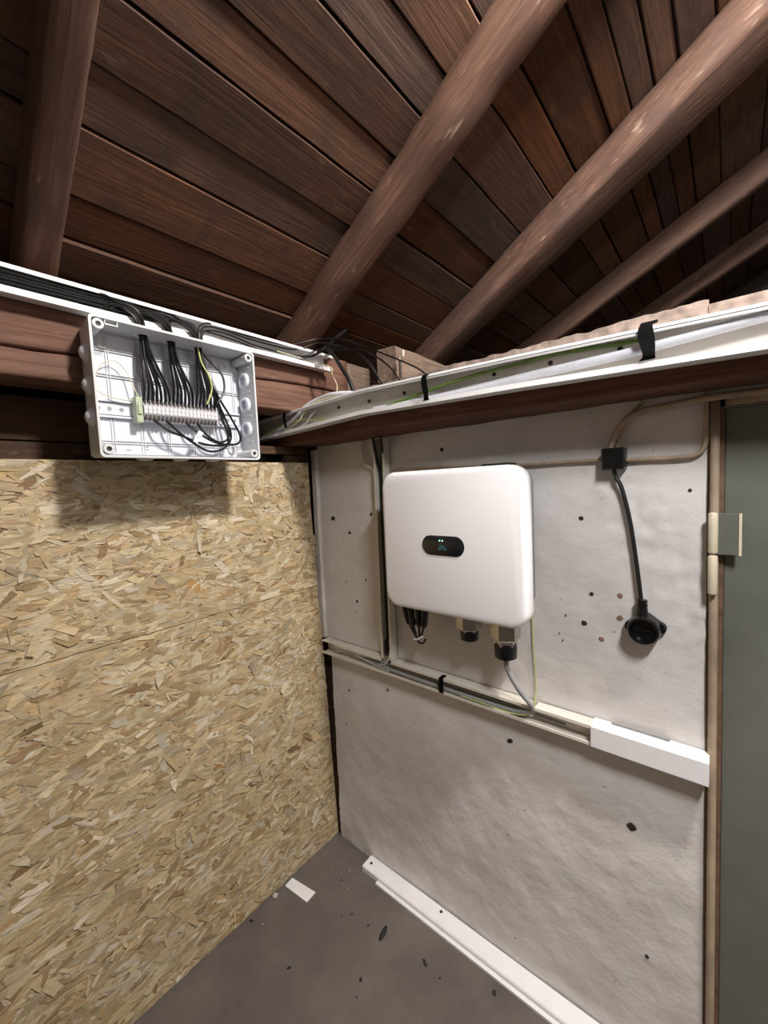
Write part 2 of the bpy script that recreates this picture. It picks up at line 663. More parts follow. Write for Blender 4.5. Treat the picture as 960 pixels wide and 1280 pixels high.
# corner post in the gap between board and plaster
cp = MB().box((-0.10, 0.012, 0), (0.030, 0.19, 2.0)).build('trim_2', 'dark_wood')
tag(cp, 'dark timber post in the gap of the corner', kind='structure')


def blob(x, z, r, mat, asp=1.0, ang=0.0, seed=0):
    rn = random.Random(seed)
    m = MB()
    k = 10
    ring, inner = [], []
    for i in range(k):
        a = 2 * math.pi * i / k
        q = rn.uniform(.72, 1.1)
        u, v = r * q * math.cos(a) * asp, r * q * math.sin(a)
        px, pz = x + u * math.cos(ang) - v * math.sin(ang), z + u * math.sin(ang) + v * math.cos(ang)
        ring.append((px, wdisp(px, pz) + 0.0006, pz))
        px, pz = x + (px - x) * .8, z + (pz - z) * .8
        inner.append((px, wdisp(px, pz) - 0.0006, pz))
    m.loft([ring, inner])
    m.build('fixing_hole', mat, wbo)


for i, (x, z, r, mt, asp) in enumerate([
        (.094, 1.574, .011, 'hole_dark', 1.3), (.331, 1.596, .008, 'hole_dark', 1), (.197, 1.513, .008, 'hole_dark', 1), (.220, 1.207, .008, 'hole_dark', 1),
        (.280, 1.311, .006, 'hole_dark', .7), (.139, .776, .008, 'hole_brown', .8), (.913, .833, .009, 'hole_dark', 1.3),
        (1.146, 1.595, .008, 'hole_dark', 1), (1.171, 1.375, .007, 'hole_dark', 1), (1.151, 1.286, .009, 'hole_dark', 1), (1.197, 1.247, .008, 'hole_brown', 1), (1.244, 1.381, .008, 'hole_brown', 1),
        (1.398, 1.670, .005, 'hole_dark', 1), (1.269, .714, .013, 'hole_dark', 1.15), (1.307, .343, .006, 'hole_dark', 1), (.685, 1.834, .008, 'hole_dark', 1), (.374, .847, .010, 'hole_brown', .8),
        (1.244, 1.317, .009, 'hole_brown', 1), (1.10, 1.30, .006, 'hole_brown', .6), (1.08, 1.24, .005, 'hole_brown', .5), (.21, 1.16, .005, 'hole_brown', .5), (1.09, 1.22, .006, 'hole_brown', .5), (.16, 1.29, .004, 'hole_brown', 1)]):
    blob(x, z, r, mt, asp, 0.4 * math.sin(i * 2.3), i)

# closing walls out of view
tag(MB().box((3.2, -3.3, 0), (3.35, 3.5, 4.2)).build('wall_right', 'dim_wall'), 'plain grey plaster wall at the room side', kind='structure')
tag(MB().box((-0.3, -3.35, 0), (3.3, -3.2, 4.2)).build('wall_front', 'dim_wall'), 'plain grey plaster wall behind the viewer', kind='structure')
tag(MB().box((-0.3, 3.4, 0), (3.3, 3.55, 4.2)).build('wall_far', 'brick_dark'), 'dark gable wall at the end of the loft', kind='structure')

# ------------------------------------------------------------------ roof: boards and rafters
T = math.tan(TH)
cs, sn = math.cos(TH), math.sin(TH)
ZB, HV = 2.30, 0.15
m = MB()
zz = lambda x, d: ZB + HV + x * T + d
m.add([(-0.42, -3.3, zz(-.42, .04)), (3.35, -3.3, zz(3.35, .04)), (3.35, 3.5, zz(3.35, .04)), (-0.42, 3.5, zz(-.42, .04)),
       (-0.42, -3.3, zz(-.42, .09)), (3.35, -3.3, zz(3.35, .09)), (3.35, 3.5, zz(3.35, .09)), (-0.42, 3.5, zz(-.42, .09))],
      [(0, 3, 2, 1), (4, 5, 6, 7), (0, 1, 5, 4), (1, 2, 6, 5), (2, 3, 7, 6), (3, 0, 4, 7)])
ceil = tag(m.build('ceiling', 'backing'), 'sloping boarded roof underside of old brown planks', kind='structure')


def ext(edges, end, seed):
    rn = random.Random(seed)
    e = list(edges)
    while e[-1] < end:
        e.append(e[-1] + rn.uniform(.085, .15))
    return e


EA = ext([-0.34, -0.22, -0.10, 0.017, 0.045, 0.131, 0.288, 0.408, 0.528, 0.632, 0.745, 0.84, 0.955, 1.06], 3.2, 1)
EA.remove(0.045)
EB = ext([-0.34, -0.20, -0.06, 0.035, 0.123, 0.210, 0.353, 0.467, 0.600, 0.737, 0.887, 0.984, 1.117, 1.186, 1.258, 1.33, 1.43], 3.2, 2)
bays = [(-3.25, -1.93, ext([-.34], 3.2, 7)), (-1.92, -0.975, ext([-.34, -.2], 3.2, 8)), (-0.965, -0.075, EA), (-0.065, 0.80, EB), (0.81, 1.60, EB), (1.61, 2.5, ext([-.34, -.25], 3.2, 9)), (2.51, 3.4, EB)]
rb = random.Random(3)
for bi, (ya, yb, E) in enumerate(bays):
    for i in range(len(E) - 1):
        xa, xb = E[i] + .0022, E[i + 1] - .0022
        lift = rb.choice((0, 0, .002, .003, .005)) + (0.003 if i % 2 else 0)
        tl = rb.uniform(-.006, .006)
        loc = Vector((xa, ya, ZB + HV + xa * T + lift))
        wd = (xb - xa) / cs
        mm = MB()
        rings = []
        for q in range(9):
            t = q / 8
            e0 = 0.0022 * ns(xa, t * 4, bi, 2.5, 4)
            e1 = wd + 0.0022 * ns(xb, t * 4, bi, 2.5, 9)
            b0, b1 = 0.0015 * ns(xa, t * 3, 1, 3), tl + 0.0015 * ns(xb, t * 3, 1, 3)
            y = (yb - ya) * t
            rings.append([Vector((u * cs - v * sn, y, u * sn + v * cs)) + loc for u, v in ((e0, b0 + .004), (e0 + .003, b0), (e1 - .003, b1), (e1, b1 + .004), (e1, .024), (e0, .024))])
        mm.loft(rings)
        mm.build('roof_board', 'roof_wood', ceil, loc)


def rafter(label, yl, yr, jit=0.006, seed=0.0, rnd=0.035, group='roof rafters'):
    st = []
    for i in range(70):
        x = -0.36 + 3.5 * i / 69
        a, b = yl(x), yr(x)
        zc = ZB + x * T + HV / 2
        st.append(((x, (a + b) / 2 + 0.006 * ns(x, 0, seed, 2.2), zc + 0.002), (0, (b - a) / 2, 0), (-sn * (HV / 2) * cs, 0, cs * cs * HV / 2)))
    mm = timber(st, jit, rnd, seed)
    loc = (-0.1, yl(0), ZB - 0.05)
    return tag(mm.build('rafter', 'rafter_wood', None, loc, smooth=True), label, 'rafter', group)


rafter('dim brown squared rafter above the cable bundle, boards dark behind it', lambda x: -1.013 - .017 * x, lambda x: -.93 - .045 * x, .003, 1.0, .012)
rafter('rough brown log rafter with pale scars rising from the trunking end', lambda x: -.132 - .053 * x, lambda x: -.009 - .06 * x, .008, 2.0, .045)
rafter('brown rafter landing on the wall top beside the short timber stub', lambda x: .736 - .134 * x, lambda x: .885 - .073 * x, .005, 3.0, .03)
rafter('dim rafter in the dark loft beyond the plaster wall', lambda x: 1.56, lambda x: 1.64, .004, 4.0, .02)
rafter('barely visible rafter deepest in the dark loft', lambda x: 2.42, lambda x: 2.52, .004, 5.0, .02)
rafter('brown rafter over the room behind the viewer', lambda x: -1.97, lambda x: -1.87, .004, 6.0, .02)

# ------------------------------------------------------------------ left wall plate (two stacked timbers)
def crackz(y):
    return 2.098 + 0.042 * max(0, min(1, (y + 1.0) / 0.75)) + 0.004 * ns(0, y, 0, 9, 3)


wp = thing('wall_plate', (0.06, -1.2, 2.02), 'brown timber plate split lengthwise above the strand board wall', 'beam')
ys = [-3.1 + 0.04 * i for i in range(84)]
ys = [y for y in ys if y < 0.10] + [0.105]
timber([((0.055, y, (crackz(y) + .003 + 2.29) / 2), (0.073, 0, 0), (0, 0, (2.29 - crackz(y) - .003) / 2)) for y in ys], .003, .010, 2).build('upper_timber', 'beam_wood_y', wp, smooth=True)
timber([((0.057, y, (crackz(y) - .002 + 2.026) / 2), (0.073, 0, 0), (0, 0, (crackz(y) - .002 - 2.026) / 2)) for y in ys], .003, .010, 5).build('lower_timber', 'beam_wood_y', wp, smooth=True)

timber([((0.052, y, 2.157), (0.073, 0, 0), (0, 0, 0.130)) for y in (.108, .14, .18, .22, .265)], .003, .014, 8).build('end_block', 'grey_wood', wp, smooth=True)

# ------------------------------------------------------------------ tie beam along the plaster wall
xs = [-0.19 + 0.05 * i for i in range(62)]
tb = timber([((x, -0.088, 1.957), (0, 0.084, 0), (0, 0, 0.053)) for x in xs], .004, .012, 7).build('tie_beam', 'beam_wood_x', None, (0.8, -0.09, 1.904), smooth=True)
tag(tb, 'dark brown beam along the wall top below the open white trunking', 'beam')

# ------------------------------------------------------------------ timber stub on the wall
ts = thing('timber_stub', (0.41, 0.3, 2.12), 'short greyish beam end resting on the wall top with a bent hook', 'beam')
timber([((0.408, y, 2.203 - .02 * y), (0.049, 0, 0), (0, 0, 0.066)) for y in [0.05 + 0.05 * i for i in range(12)]], .003, .008, 9).build('stub_body', 'grey_wood', ts)
MB().tube([(.492, .03, 2.125), (.492, .03, 2.16), (.492, .03, 2.195)], .005, 8).build('pin', 'screw_dark', ts, smooth=True)
MB().tube([(.490, .03, 2.192), (.492, .03, 2.203), (.500, .03, 2.207), (.508, .028, 2.206), (.512, .026, 2.216), (.512, .026, 2.228)], .0042, 8).build('hook', 'hinge_cream', ts, smooth=True)


# ------------------------------------------------------------------ open trunking
def channel(stations, up, out, h, d, w=0.0022, lip=0.006):
    """channel profiles lofted along stations. each station = corner point (back, lower side). returns dict of MB"""
    up, out = Vector(up), Vector(out)

    def strip(u0, u1, o0, o1, st=None):
        mm = MB()
        mm.loft([[Vector(p) + up * u + out * o for u, o in ((u0, o0), (u1, o0), (u1, o1), (u0, o1))] for p in (st or stations)])
        return mm
    return strip


def dbl(strip, *a, **k):
    return strip(*a, **k)


# trunking on the wall plate
tl = thing('cable_trunking', (0.132, -1.2, 2.21), 'open white trunking on the timber plate packed with black cables', 'trunking')
stL = [(0.132, -3.1, 2.210), (0.132, -0.04, 2.210)]
sL = channel(stL, (0, 0, 1), (1, 0, 0), .064, .045)
sL(0, .064, 0, .002).build('back_plate', 'trunk_white', tl)
sL(0, .0025, 0, .045).build('lower_side', 'trunk_white', tl)
stLu = [(0.132, -3.1, 2.210), (0.132, -0.025, 2.210)]
sL(.0615, .064, 0, .045, stLu).build('upper_side', 'trunk_white', tl)
sL(.0025, .012, .0405, .045).build('front_lip', 'trunk_white', tl)
sL(.054, .0615, .0405, .045, stLu).build('front_lip', 'trunk_white', tl)
sL(-.004, 0.0, .030, .047).build('edge_bead', 'trunk_white', tl)

# trunking on the tie beam
tr = thing('cable_trunking', (0.8, -0.174, 1.95), 'open white trunking on the dark beam holding a few light cables', 'trunking')
zb_ = lambda x: 1.937 + (0.025 * (x + .1) / .6 if x < .5 else 0.025 - 0.012 * (x - .5) / .54 if x < 1.04 else .013 - .016 * (x - 1.04) / .5)
stR = [(x, -0.174, zb_(x)) for x in [-0.19] + [-0.10 + 0.05 * i for i in range(36)]]
sR = channel(stR, (0, 0, 1), (0, -1, 0), .084, .048)
sR(0, .083, 0, .002).build('back_plate', 'trunk_cream', tr)
sR(0, .0025, 0, .048).build('lower_side', 'trunk_white', tr)
sR(.0815, .084, 0, .048).build('upper_side', 'trunk_white', tr)
sR(.0025, .013, .0435, .048).build('front_lip', 'trunk_white', tr)
sR(.071, .0815, .0435, .048).build('front_lip', 'trunk_white', tr)
sR(.0775, .079, .048, .050).build('edge_bead', 'trunk_white', tr)
for x, z in ((.352, 2.018), (.505, 2.016), (.660, 2.016), (.972, 2.013), (1.124, 2.010), (1.279, 2.006), (1.434, 2.003)):
    MB().lathe((x, -0.176, z - .004), (0, -1, 0), [(0, .006), (.002, .006), (.0035, .004), (.0035, .0)], 10).build('screw', 'screw_dark', tr)


def strap(label, x, z0, z1, yf, wd=.018, group='black hook and loop straps'):
    mm = MB()
    prof = [(yf + .03, z1 + .006), (yf, z1 + .004), (yf - .006, z1 - .004), (yf - .006, (z0 + z1) / 2), (yf - .006, z0 + .004), (yf, z0 - .004)]
    pr = smooth_path([Vector((0, a, b)) for a, b in prof], 4)
    L, th = [], .0022
    for s_ in (-1, 1):
        for o_ in (0, th):
            L.append([Vector((x + s_ * wd / 2 * (1 + .15 * math.sin(i * .7)) + .003 * math.sin(i * .5), p.y - o_, p.z)) for i, p in enumerate(pr)])
    rings = [[L[0][i], L[1][i], L[3][i], L[2][i]] for i in range(len(pr))]
    mm.loft(rings)
    return tag(mm.build('cable_strap', 'strap_black', None, (x, yf, z0)), label, 'strap')


strap('black strap around the green wire nearest the grey box', .088, 1.972, 2.024, -.222, .014)
strap('black strap closing the trunking above the white wall unit', .778, 1.968, 2.036, -.224, .018)
strap('black strap holding the thick white cable in the trunking', 1.338, 1.96, 2.03, -.224, .026)

# ------------------------------------------------------------------ grey terminal box
BX0, BX1, BY0, BY1, BZ0, BZ1 = .133, .237, -.922, -.452, 1.822, 2.184
jb = thing('junction_box', (.133, -.69, BZ0), 'large open light grey junction box with terminal row and black wires', 'junction box')
t_ = .006


def rrect(y0, y1, z0, z1, r, k=5):
    out = []
    for cy, cz, a0 in ((y1 - r, z1 - r, 0), (y0 + r, z1 - r, 90), (y0 + r, z0 + r, 180), (y1 - r, z0 + r, 270)):
        for i in range(k):
            a = math.radians(a0 + 90 * i / (k - 1))
            out.append((cy + r * math.cos(a), cz + r * math.sin(a)))
    return out


o1 = rrect(BY0 + .006, BY1 - .006, BZ0 + .006, BZ1 - .006, .010)
o2 = rrect(BY0, BY1, BZ0, BZ1, .012)
i2 = rrect(BY0 + .006, BY1 - .006, BZ0 + .006, BZ1 - .006, .010)
i1 = rrect(BY0 + .011, BY1 - .011, BZ0 + .011, BZ1 - .011, .009)
mm = MB()
R = lambda x, l: [Vector((x, y, z)) for y, z in l]
rings = [R(BX0, o1), R(BX1, o2), R(BX1, i2), R(BX0 + .012, i1)]
mm.loft(rings, True, True)
mm.build('box_shell', 'box_grey', jb, smooth='auto')
# inner mounting panel
PX = BX0 + .0125
MB().box((PX, BY0 + .016, BZ0 + .016), (PX + .002, BY1 - .016, BZ1 - .016)).build('back_panel', 'box_panel', jb)
for i in range(6):
    y = BY0 + .06 + i * .075
    MB().box((PX + .002, y - .0045, BZ0 + .02), (PX + .006, y - .0025, BZ1 - .02)).box((PX + .002, y + .0025, BZ0 + .02), (PX + .006, y + .0045, BZ1 - .02)).build('panel_rib', 'box_grey', jb)
for z in (1.872, 2.055, 2.125):
    MB().box((PX + .002, BY0 + .018, z - .0045), (PX + .0065, BY1 - .018, z - .0025)).box((PX + .002, BY0 + .018, z + .0025), (PX + .0065, BY1 - .018, z + .0045)).build('panel_rib', 'box_grey', jb)
# corner screw posts
for y, z in ((BY0 + .021, BZ1 - .022), (BY1 - .021, BZ1 - .022), (BY0 + .021, BZ0 + .022), (BY1 - .021, BZ0 + .022)):
    p = MB().lathe((PX, y, z), (1, 0, 0), [(0, .014), (BX1 - PX - .001, .0135), (BX1 - PX, .0125), (BX1 - PX, .0065), (BX1 - PX - .006, .0065)], 16).build('screw_post', 'box_grey', jb, smooth='auto')
    MB().lathe((BX1 - .005, y, z), (1, 0, 0), [(0, .0062), (.001, .0062)], 12).build('screw', 'screw_dark', p)
for y, z in ((BY0 + .05, BZ1 - .045), (BY1 - .07, BZ1 - .04), (BY1 - .055, BZ0 + .04)):
    MB().lathe((PX + .002, y, z), (1, 0, 0), [(0, .013), (.008, .013), (.008, .009), (.003, .009), (.003, .0)], 16).build('fixing_boss', 'box_grey', jb, smooth='auto')
# raised marks on the panel and rim
for y, z, w_, h_ in ((BY0 + .085, BZ1 - .055, .008, .003), (BY0 + .128, BZ1 - .052, .009, .003), (BY0 + .128, BZ1 - .060, .009, .003), (BY0 + .14, BZ0 + .030, .009, .003), (BY0 + .14, BZ0 + .038, .009, .003), (BY0 + .05, BZ0 + .03, .014, .003), (BY0 + .05, BZ0 + .038, .010, .003), (BY0 + .09, BZ0 + .028, .012, .003)):
    MB().box((PX + .002, y, z), (PX + .0032, y + w_, z + h_)).build('moulded_mark', 'cable_grey', jb)
MB().box((BX1 - .03, BY0 + .036, BZ1 - .018), (BX1 - .002, BY0 + .038, BZ1 - .008)).box((BX1 - .004, BY0 + .036, BZ1 - .020), (BX1 - .001, BY0 + .066, BZ1 - .017)).box((BX1 - .03, BY0 + .064, BZ1 - .018), (BX1 - .002, BY0 + .066, BZ1 - .008)).build('latch_slot', 'box_grey', jb)
# entry grommets
for z, x in ((2.096, .188), (2.013, .188), (1.930, .188)):
    MB().lathe((x, BY0 + .004, z), (0, -1, 0), [(-.002, .026), (.003, .026), (.006, .022), (.014, .014), (.017, .007), (.018, 0)], 20).build('cable_grommet', 'box_panel', jb, smooth='auto')
    MB().lathe((x, BY1 - .009, z), (0, -1, 0), [(0, .027), (.010, .026), (.012, .023), (.012, .017), (.002, .015), (.001, 0)], 20).build('knockout_ring', 'box_panel', jb, smooth='auto')
for y in (-.80, -.70, -.60):
    MB().lathe((.19, y, BZ0 + .003), (0, 0, -1), [(-.002, .022), (.004, .022), (.007, .014), (.008, 0)], 18).build('cable_grommet', 'box_panel', jb, smooth='auto')
for y in (-.78, -.703, -.621):
    MB().lathe((.19, y, BZ1 - .012), (0, 0, 1), [(0, .021), (.022, .021), (.022, .013), (0, .013)], 18).build('entry_ring', 'box_panel', jb, smooth='auto')
# rib marks on right side wall
for z in (2.135, 2.055, 1.972, 1.885):
    MB().box((PX + .03, BY1 - .013, z), (BX1 - .02, BY1 - .010, z + .003)).build('side_rib', 'box_grey', jb)

# din rail with terminals
rail = MB().box((PX + .006, BY0 + .022, 1.944), (PX + .0085, BY1 - .022, 1.982)).box((PX + .0085, BY0 + .022, 1.944), (PX + .014, BY1 - .022, 1.946)).box((PX + .0085, BY0 + .022, 1.980), (PX + .014, BY1 - .022, 1.982)).box((PX + .0125, BY0 + .022, 1.9385), (PX + .014, BY1 - .022, 1.946)).box((PX + .0125, BY0 + .022, 1.980), (PX + .014, BY1 - .022, 1.9875)).build('din_rail', 'box_panel', jb)
for i, y in enumerate((-.895, -.868, -.838, -.545, -.515, -.49)):
    MB().lathe((PX + .0085, y, 1.963), (1, 0, 0), [(0, .006), (.0006, .006), (.0007, 0)], 12).build('rail_slot', 'cable_grey', rail)


def terminal_mesh(mats, w):
    q = MB()
    x0, x1 = PX + .014, PX + .05
    prof = [(x0, -.030), (x1 - .014, -.030), (x1 - .008, -.020), (x1, -.011), (x1, .011), (x1 - .008, .020), (x1 - .014, .030), (x0, .030)]
    q.loft([[(x, y, z) for x, z in prof] for y in (-w / 2 + .0005, w / 2 - .0005)])
    q.mi = 1
    for s_ in (-1, 1):      # wire funnels
        q.box((x1 - .0135, -w * .30, s_ * .0235 - .0035), (x1 - .0045, w * .30, s_ * .0235 + .0035))
        q.box((x1 - .006, -w * .22, s_ * .0150 - .0018), (x1 - .0028, w * .22, s_ * .0150 + .0018))
    q.mi = 2
    q.box((x1 - .001, -w * .36, -.0085), (x1 + .0016, w * .36, -.0005))
    q.box((x1 - .001, -w * .36, .002), (x1 + .0016, w * .36, .0085))
    me_o = q.build('terminal_block', mats, rail, loc=(0, 0, 0))
    return me_o


TY = [-.789 + .01165 * i for i in range(19)]
proto = terminal_mesh(['terminal_grey', 'screw_dark', 'terminal_white'], .0116)
base = root_loc(rail)
for i, y in enumerate(TY):
    o = proto if i == 0 else proto.copy()
    if i:
        C.objects.link(o)
        o.parent = rail
    o.location = Vector((0, y, 1.963)) - base
q = MB().box((PX + .010, -.812, 1.927), (PX + .046, -.7965, 1.998)).box((PX + .046, -.809, 1.95), (PX + .051, -.799, 1.976))
tag(q.build('end_clamp', 'terminal_green', rail), 'pale green end clamp')
q = MB().box((PX + .010, -.5725, 1.938), (PX + .040, -.567, 1.988))
q.build('end_plate', 'terminal_grey', rail)

# ------------------------------------------------------------------ cables in box and trunking
TX = PX + .041
rc = random.Random(21)
G1 = 'black string cables running from the trunking to the terminal row'
ORD = 'first second third fourth fifth sixth seventh eighth ninth tenth eleventh twelfth thirteenth fourteenth fifteenth sixteenth seventeenth eighteenth nineteenth'.split()
holes = [(-.78, TY[0:7]), (-.703, TY[7:13]), (-.621, TY[13:19])]
slot = [(.1535 + .0078 * i, 2.2172 + .0076 * j) for j in range(7) for i in range(3)]
rc.shuffle(slot)
si = 0
for hy, ty in holes:
    for j, y in enumerate(ty):
        sx, sz = slot[si]
        si += 1
        a = (j / max(1, len(ty) - 1) - .5)
        hx, hyy = .190 + .007 * math.sin(j * 2.1), hy + .008 * a * 2
        lead = rc.uniform(.10, .16)
        wig = lambda: rc.uniform(-.0022, .0022)
        pts = [(sx, -3.05, sz)] + [(sx + wig(), -2.6 + .3 * k, sz + wig()) for k in range(5)]
        pts += [(sx, hyy - lead - .12, sz), (sx + .004, hyy - lead + .02, sz + .004), (max(sx, .165) + .012, hyy - lead * .45, 2.243 + .012 * j / 7), (.188, hyy - .012, 2.222 + .003 * j), (hx, hyy, 2.19),
                (hx, hyy + .002, 2.165), (hx + .004, hyy + (y - hyy) * .25, 2.11 + .01 * a), (TX + .012 + .004 * (j % 2), hyy + (y - hyy) * .8, 2.04), (TX + .003, y, 2.005), (TX - .003, y, 1.9875)]
        cable('solar_cable', 'black cable into the %s terminal counted from the green end clamp' % ORD[TY.index(y)], pts, .0038, 'cable_black', G1, 6, 5)
# wires leaving the lower terminals in loops
G2 = 'black wires looping under the terminal row'
LB2 = 'black wire looping below the terminal row inside the grey box'
lx = .205
low = [
    [(TX - .003, TY[2], 1.938), (TX + .01, TY[2] + .008, 1.925), (lx, -.735, 1.905), (lx, -.69, 1.890), (lx, -.645, 1.874), (lx, -.595, 1.868), (lx, -.548, 1.878), (lx - .005, -.535, 1.915), (.185, -.55, 1.975), (.185, -.575, 2.05), (.19, -.60, 2.11), (.19, -.615, 2.19)],
    [(TX - .003, TY[5], 1.938), (TX + .01, TY[5] + .006, 1.925), (lx + .004, -.705, 1.90), (lx + .004, -.66, 1.868), (lx, -.62, 1.850), (lx, -.585, 1.852), (lx - .002, -.552, 1.872), (lx - .002, -.548, 1.91), (.19, -.565, 1.985), (.188, -.59, 2.06), (.186, -.61, 2.13), (.188, -.618, 2.19)],
    [(TX - .003, TY[10], 1.938), (TX + .01, TY[10] + .008, 1.922), (lx + .002, -.635, 1.897), (lx + .002, -.60, 1.880), (lx, -.56, 1.873), (lx, -.515, 1.878), (lx - .002, -.503, 1.905), (.195, -.525, 1.96), (.19, -.565, 2.03), (.19, -.60, 2.10), (.192, -.622, 2.19)],
    [(TX - .003, TY[13], 1.938), (TX + .008, TY[13] + .006, 1.92), (lx - .003, -.612, 1.895), (lx - .006, -.575, 1.880), (lx - .006, -.545, 1.895), (lx - .01, -.54, 1.935), (.18, -.56, 2.01), (.182, -.59, 2.08), (.186, -.618, 2.19)],
    [(TX - .003, TY[18], 1.99), (TX + .008, TY[18] + .010, 2.01), (.195, -.545, 2.05), (.195, -.548, 2.10), (.19, -.58, 2.135), (.19, -.612, 2.165), (.19, -.62, 2.19)],
]
for p, k in zip(low, ('underside of the third', 'underside of the sixth', 'underside of the eleventh', 'underside of the fourteenth', 'top of the last')):
    cable('black_wire', 'loose black wire looping from the %s terminal past the green end clamp' % k, p, .0036, 'cable_black', G2, 6, 6)
tagp = MB()
tagp.add([(lx + .005, -.668, 1.878), (lx + .005, -.655, 1.872), (lx + .006, -.633, 1.905), (lx + .006, -.648, 1.912),
          (lx + .0062, -.668, 1.878), (lx + .0062, -.655, 1.872), (lx + .0072, -.633, 1.905), (lx + .0072, -.648, 1.912)],
         [(0, 1, 2, 3), (4, 5, 6, 7), (0, 1, 5, 4), (1, 2, 6, 5), (2, 3, 7, 6), (3, 0, 4, 7)])
wt = thing('wire_tag', (lx + .005, -.65, 1.872), 'small white paper tag folded on the looping wire', 'tag')
tagp.build('paper', 'terminal_white', wt)
MB().box((lx + .0066, -.654, 1.889), (lx + .0076, -.649, 1.8915)).box((lx + .0066, -.647, 1.893), (lx + .0076, -.643, 1.8955)).build('written_mark', 'cable_grey', wt)
cable('earth_wire', 'yellow green earth wire coming through the box top', [(.195, -.628, 2.195), (.2, -.626, 2.172), (.202, -.618, 2.125), (.205, -.60, 2.09), (.205, -.592, 2.05), (.206, -.604, 2.015), (.205, -.612, 1.998)], .0026, 'wire_yellow_green', None, 6)
cable('thin_wire', 'thin cream wire looping above the rail at the box side', [(TX, -.803, 1.998), (.178, -.812, 2.03), (.172, -.822, 2.065), (.17, -.847, 2.092), (.168, -.878, 2.082), (.166, -.897, 2.045), (.165, -.899, 2.012), (.168, -.873, 1.994), (.172, -.835, 1.988), (.176, -.81, 1.990)], .0014, 'cable_cream', None, 6)

# cables leaving to the right over the wall top
G3 = 'black cables bowing from the box over to the wall top'
LB3 = 'thin black cable bowing over from the grey box to the wall top'
ov = [
    [(.195, -.620, 2.186), (.196, -.618, 2.225), (.190, -.60, 2.252), (.172, -.55, 2.268), (.165, -.42, 2.264), (.17, -.25, 2.272), (.21, -.13, 2.312), (.33, -.10, 2.285), (.41, -.095, 2.243), (.55, -.09, 2.17), (.65, -.07, 2.11), (.69, -.04, 2.06)],
    [(.198, -.612, 2.186), (.199, -.610, 2.222), (.192, -.59, 2.246), (.175, -.53, 2.258), (.163, -.40, 2.256), (.165, -.22, 2.262), (.215, -.13, 2.296), (.31, -.11, 2.262), (.40, -.10, 2.215), (.46, -.09, 2.14), (.50, -.07, 2.06)],
    [(.192, -.606, 2.186), (.193, -.604, 2.218), (.188, -.58, 2.238), (.172, -.50, 2.248), (.158, -.38, 2.240), (.155, -.2, 2.245), (.205, -.12, 2.275), (.30, -.11, 2.252), (.42, -.10, 2.222), (.52, -.08, 2.15), (.565, -.05, 2.07)],
    [(.189, -.628, 2.186), (.190, -.625, 2.215), (.182, -.59, 2.234), (.168, -.48, 2.236), (.152, -.36, 2.230), (.150, -.22, 2.226), (.20, -.14, 2.252), (.28, -.12, 2.262), (.37, -.10, 2.235), (.43, -.09, 2.19), (.49, -.06, 2.06)],
]
for p in ov:
    cable('black_cable', LB3, p, .003, 'cable_black', G3, 6, 6)
cable('black_hose', 'thick black conduit hose hooked over the timber plate end', [(.255, -.02, 2.36), (.262, -.10, 2.30), (.285, -.15, 2.252), (.318, -.15, 2.212), (.35, -.15, 2.165), (.385, -.15, 2.115), (.415, -.15, 2.05)], .0075, 'cable_black', None, 10)
cable('black_cable', 'short black cable tucked into the trunking end', [(.16, -.19, 2.243), (.19, -.15, 2.245), (.235, -.14, 2.262), (.285, -.15, 2.264), (.33, -.13, 2.255)], .0045, 'cable_black', None, 8)
cable('thin_wire', 'thin yellow wire hanging out of the trunking end', [(.16, -.30, 2.24), (.166, -.12, 2.232), (.18, -.045, 2.222), (.215, -.07, 2.18), (.27, -.10, 2.12), (.31, -.15, 2.06)], .0022, 'cable_cream', None, 6)
# white and grey cables at the trunking start
cable('white_cable', 'thick pale cable sweeping from the plate end into the beam trunking', [(.47, -.165, 2.040), (.42, -.18, 2.056), (.344, -.20, 2.062), (.267, -.205, 2.055), (.204, -.215, 2.036), (.158, -.218, 2.007), (.07, -.212, 1.978), (-.09, -.20, 1.952)], .0060, 'cable_white', None, 8)
cable('white_cable', 'thinner pale cable beside the sweeping thick one', [(.40, -.18, 2.050), (.33, -.20, 2.052), (.25, -.208, 2.042), (.195, -.214, 2.015), (.16, -.216, 1.985), (.05, -.205, 1.962), (-.09, -.195, 1.948)], .0036, 'cable_cream', None, 8)
cable('white_cable', 'short pale cable end poking from the trunking back', [(.245, -.19, 2.02), (.225, -.205, 2.0), (.20, -.208, 1.975), (.14, -.205, 1.960)], .0036, 'cable_white', None, 8)
cable('earth_wire', 'yellow green wire bundle under the first black strap', [(-.09, -.212, 1.957), (.0, -.21, 1.972), (.08, -.212, 1.984), (.15, -.21, 1.990), (.22, -.205, 1.984), (.30, -.20, 1.974)], .0042, 'wire_yellow_green', None, 8)
cable('earth_wire', 'green earth wire rising behind the second black strap', [(.48, -.205, 1.975), (.58, -.205, 1.974), (.643, -.205, 1.980), (.753, -.205, 1.994), (.84, -.20, 2.006), (.94, -.196, 2.014), (1.055, -.186, 2.020), (1.14, -.182, 2.024), (1.25, -.182, 2.016), (1.33, -.19, 2.010)], .0048, 'cable_green', None, 8)
cable('white_cable', 'thick white cable lying along the far trunking half', [(.55, -.20, 1.974), (.72, -.20, 1.972), (.90, -.20, 1.974), (1.03, -.20, 1.978), (1.15, -.20, 1.981), (1.29, -.20, 1.984), (1.40, -.20, 1.991), (1.52, -.20, 1.999), (1.64, -.195, 2.0)], .0105, 'cable_white', None, 10)

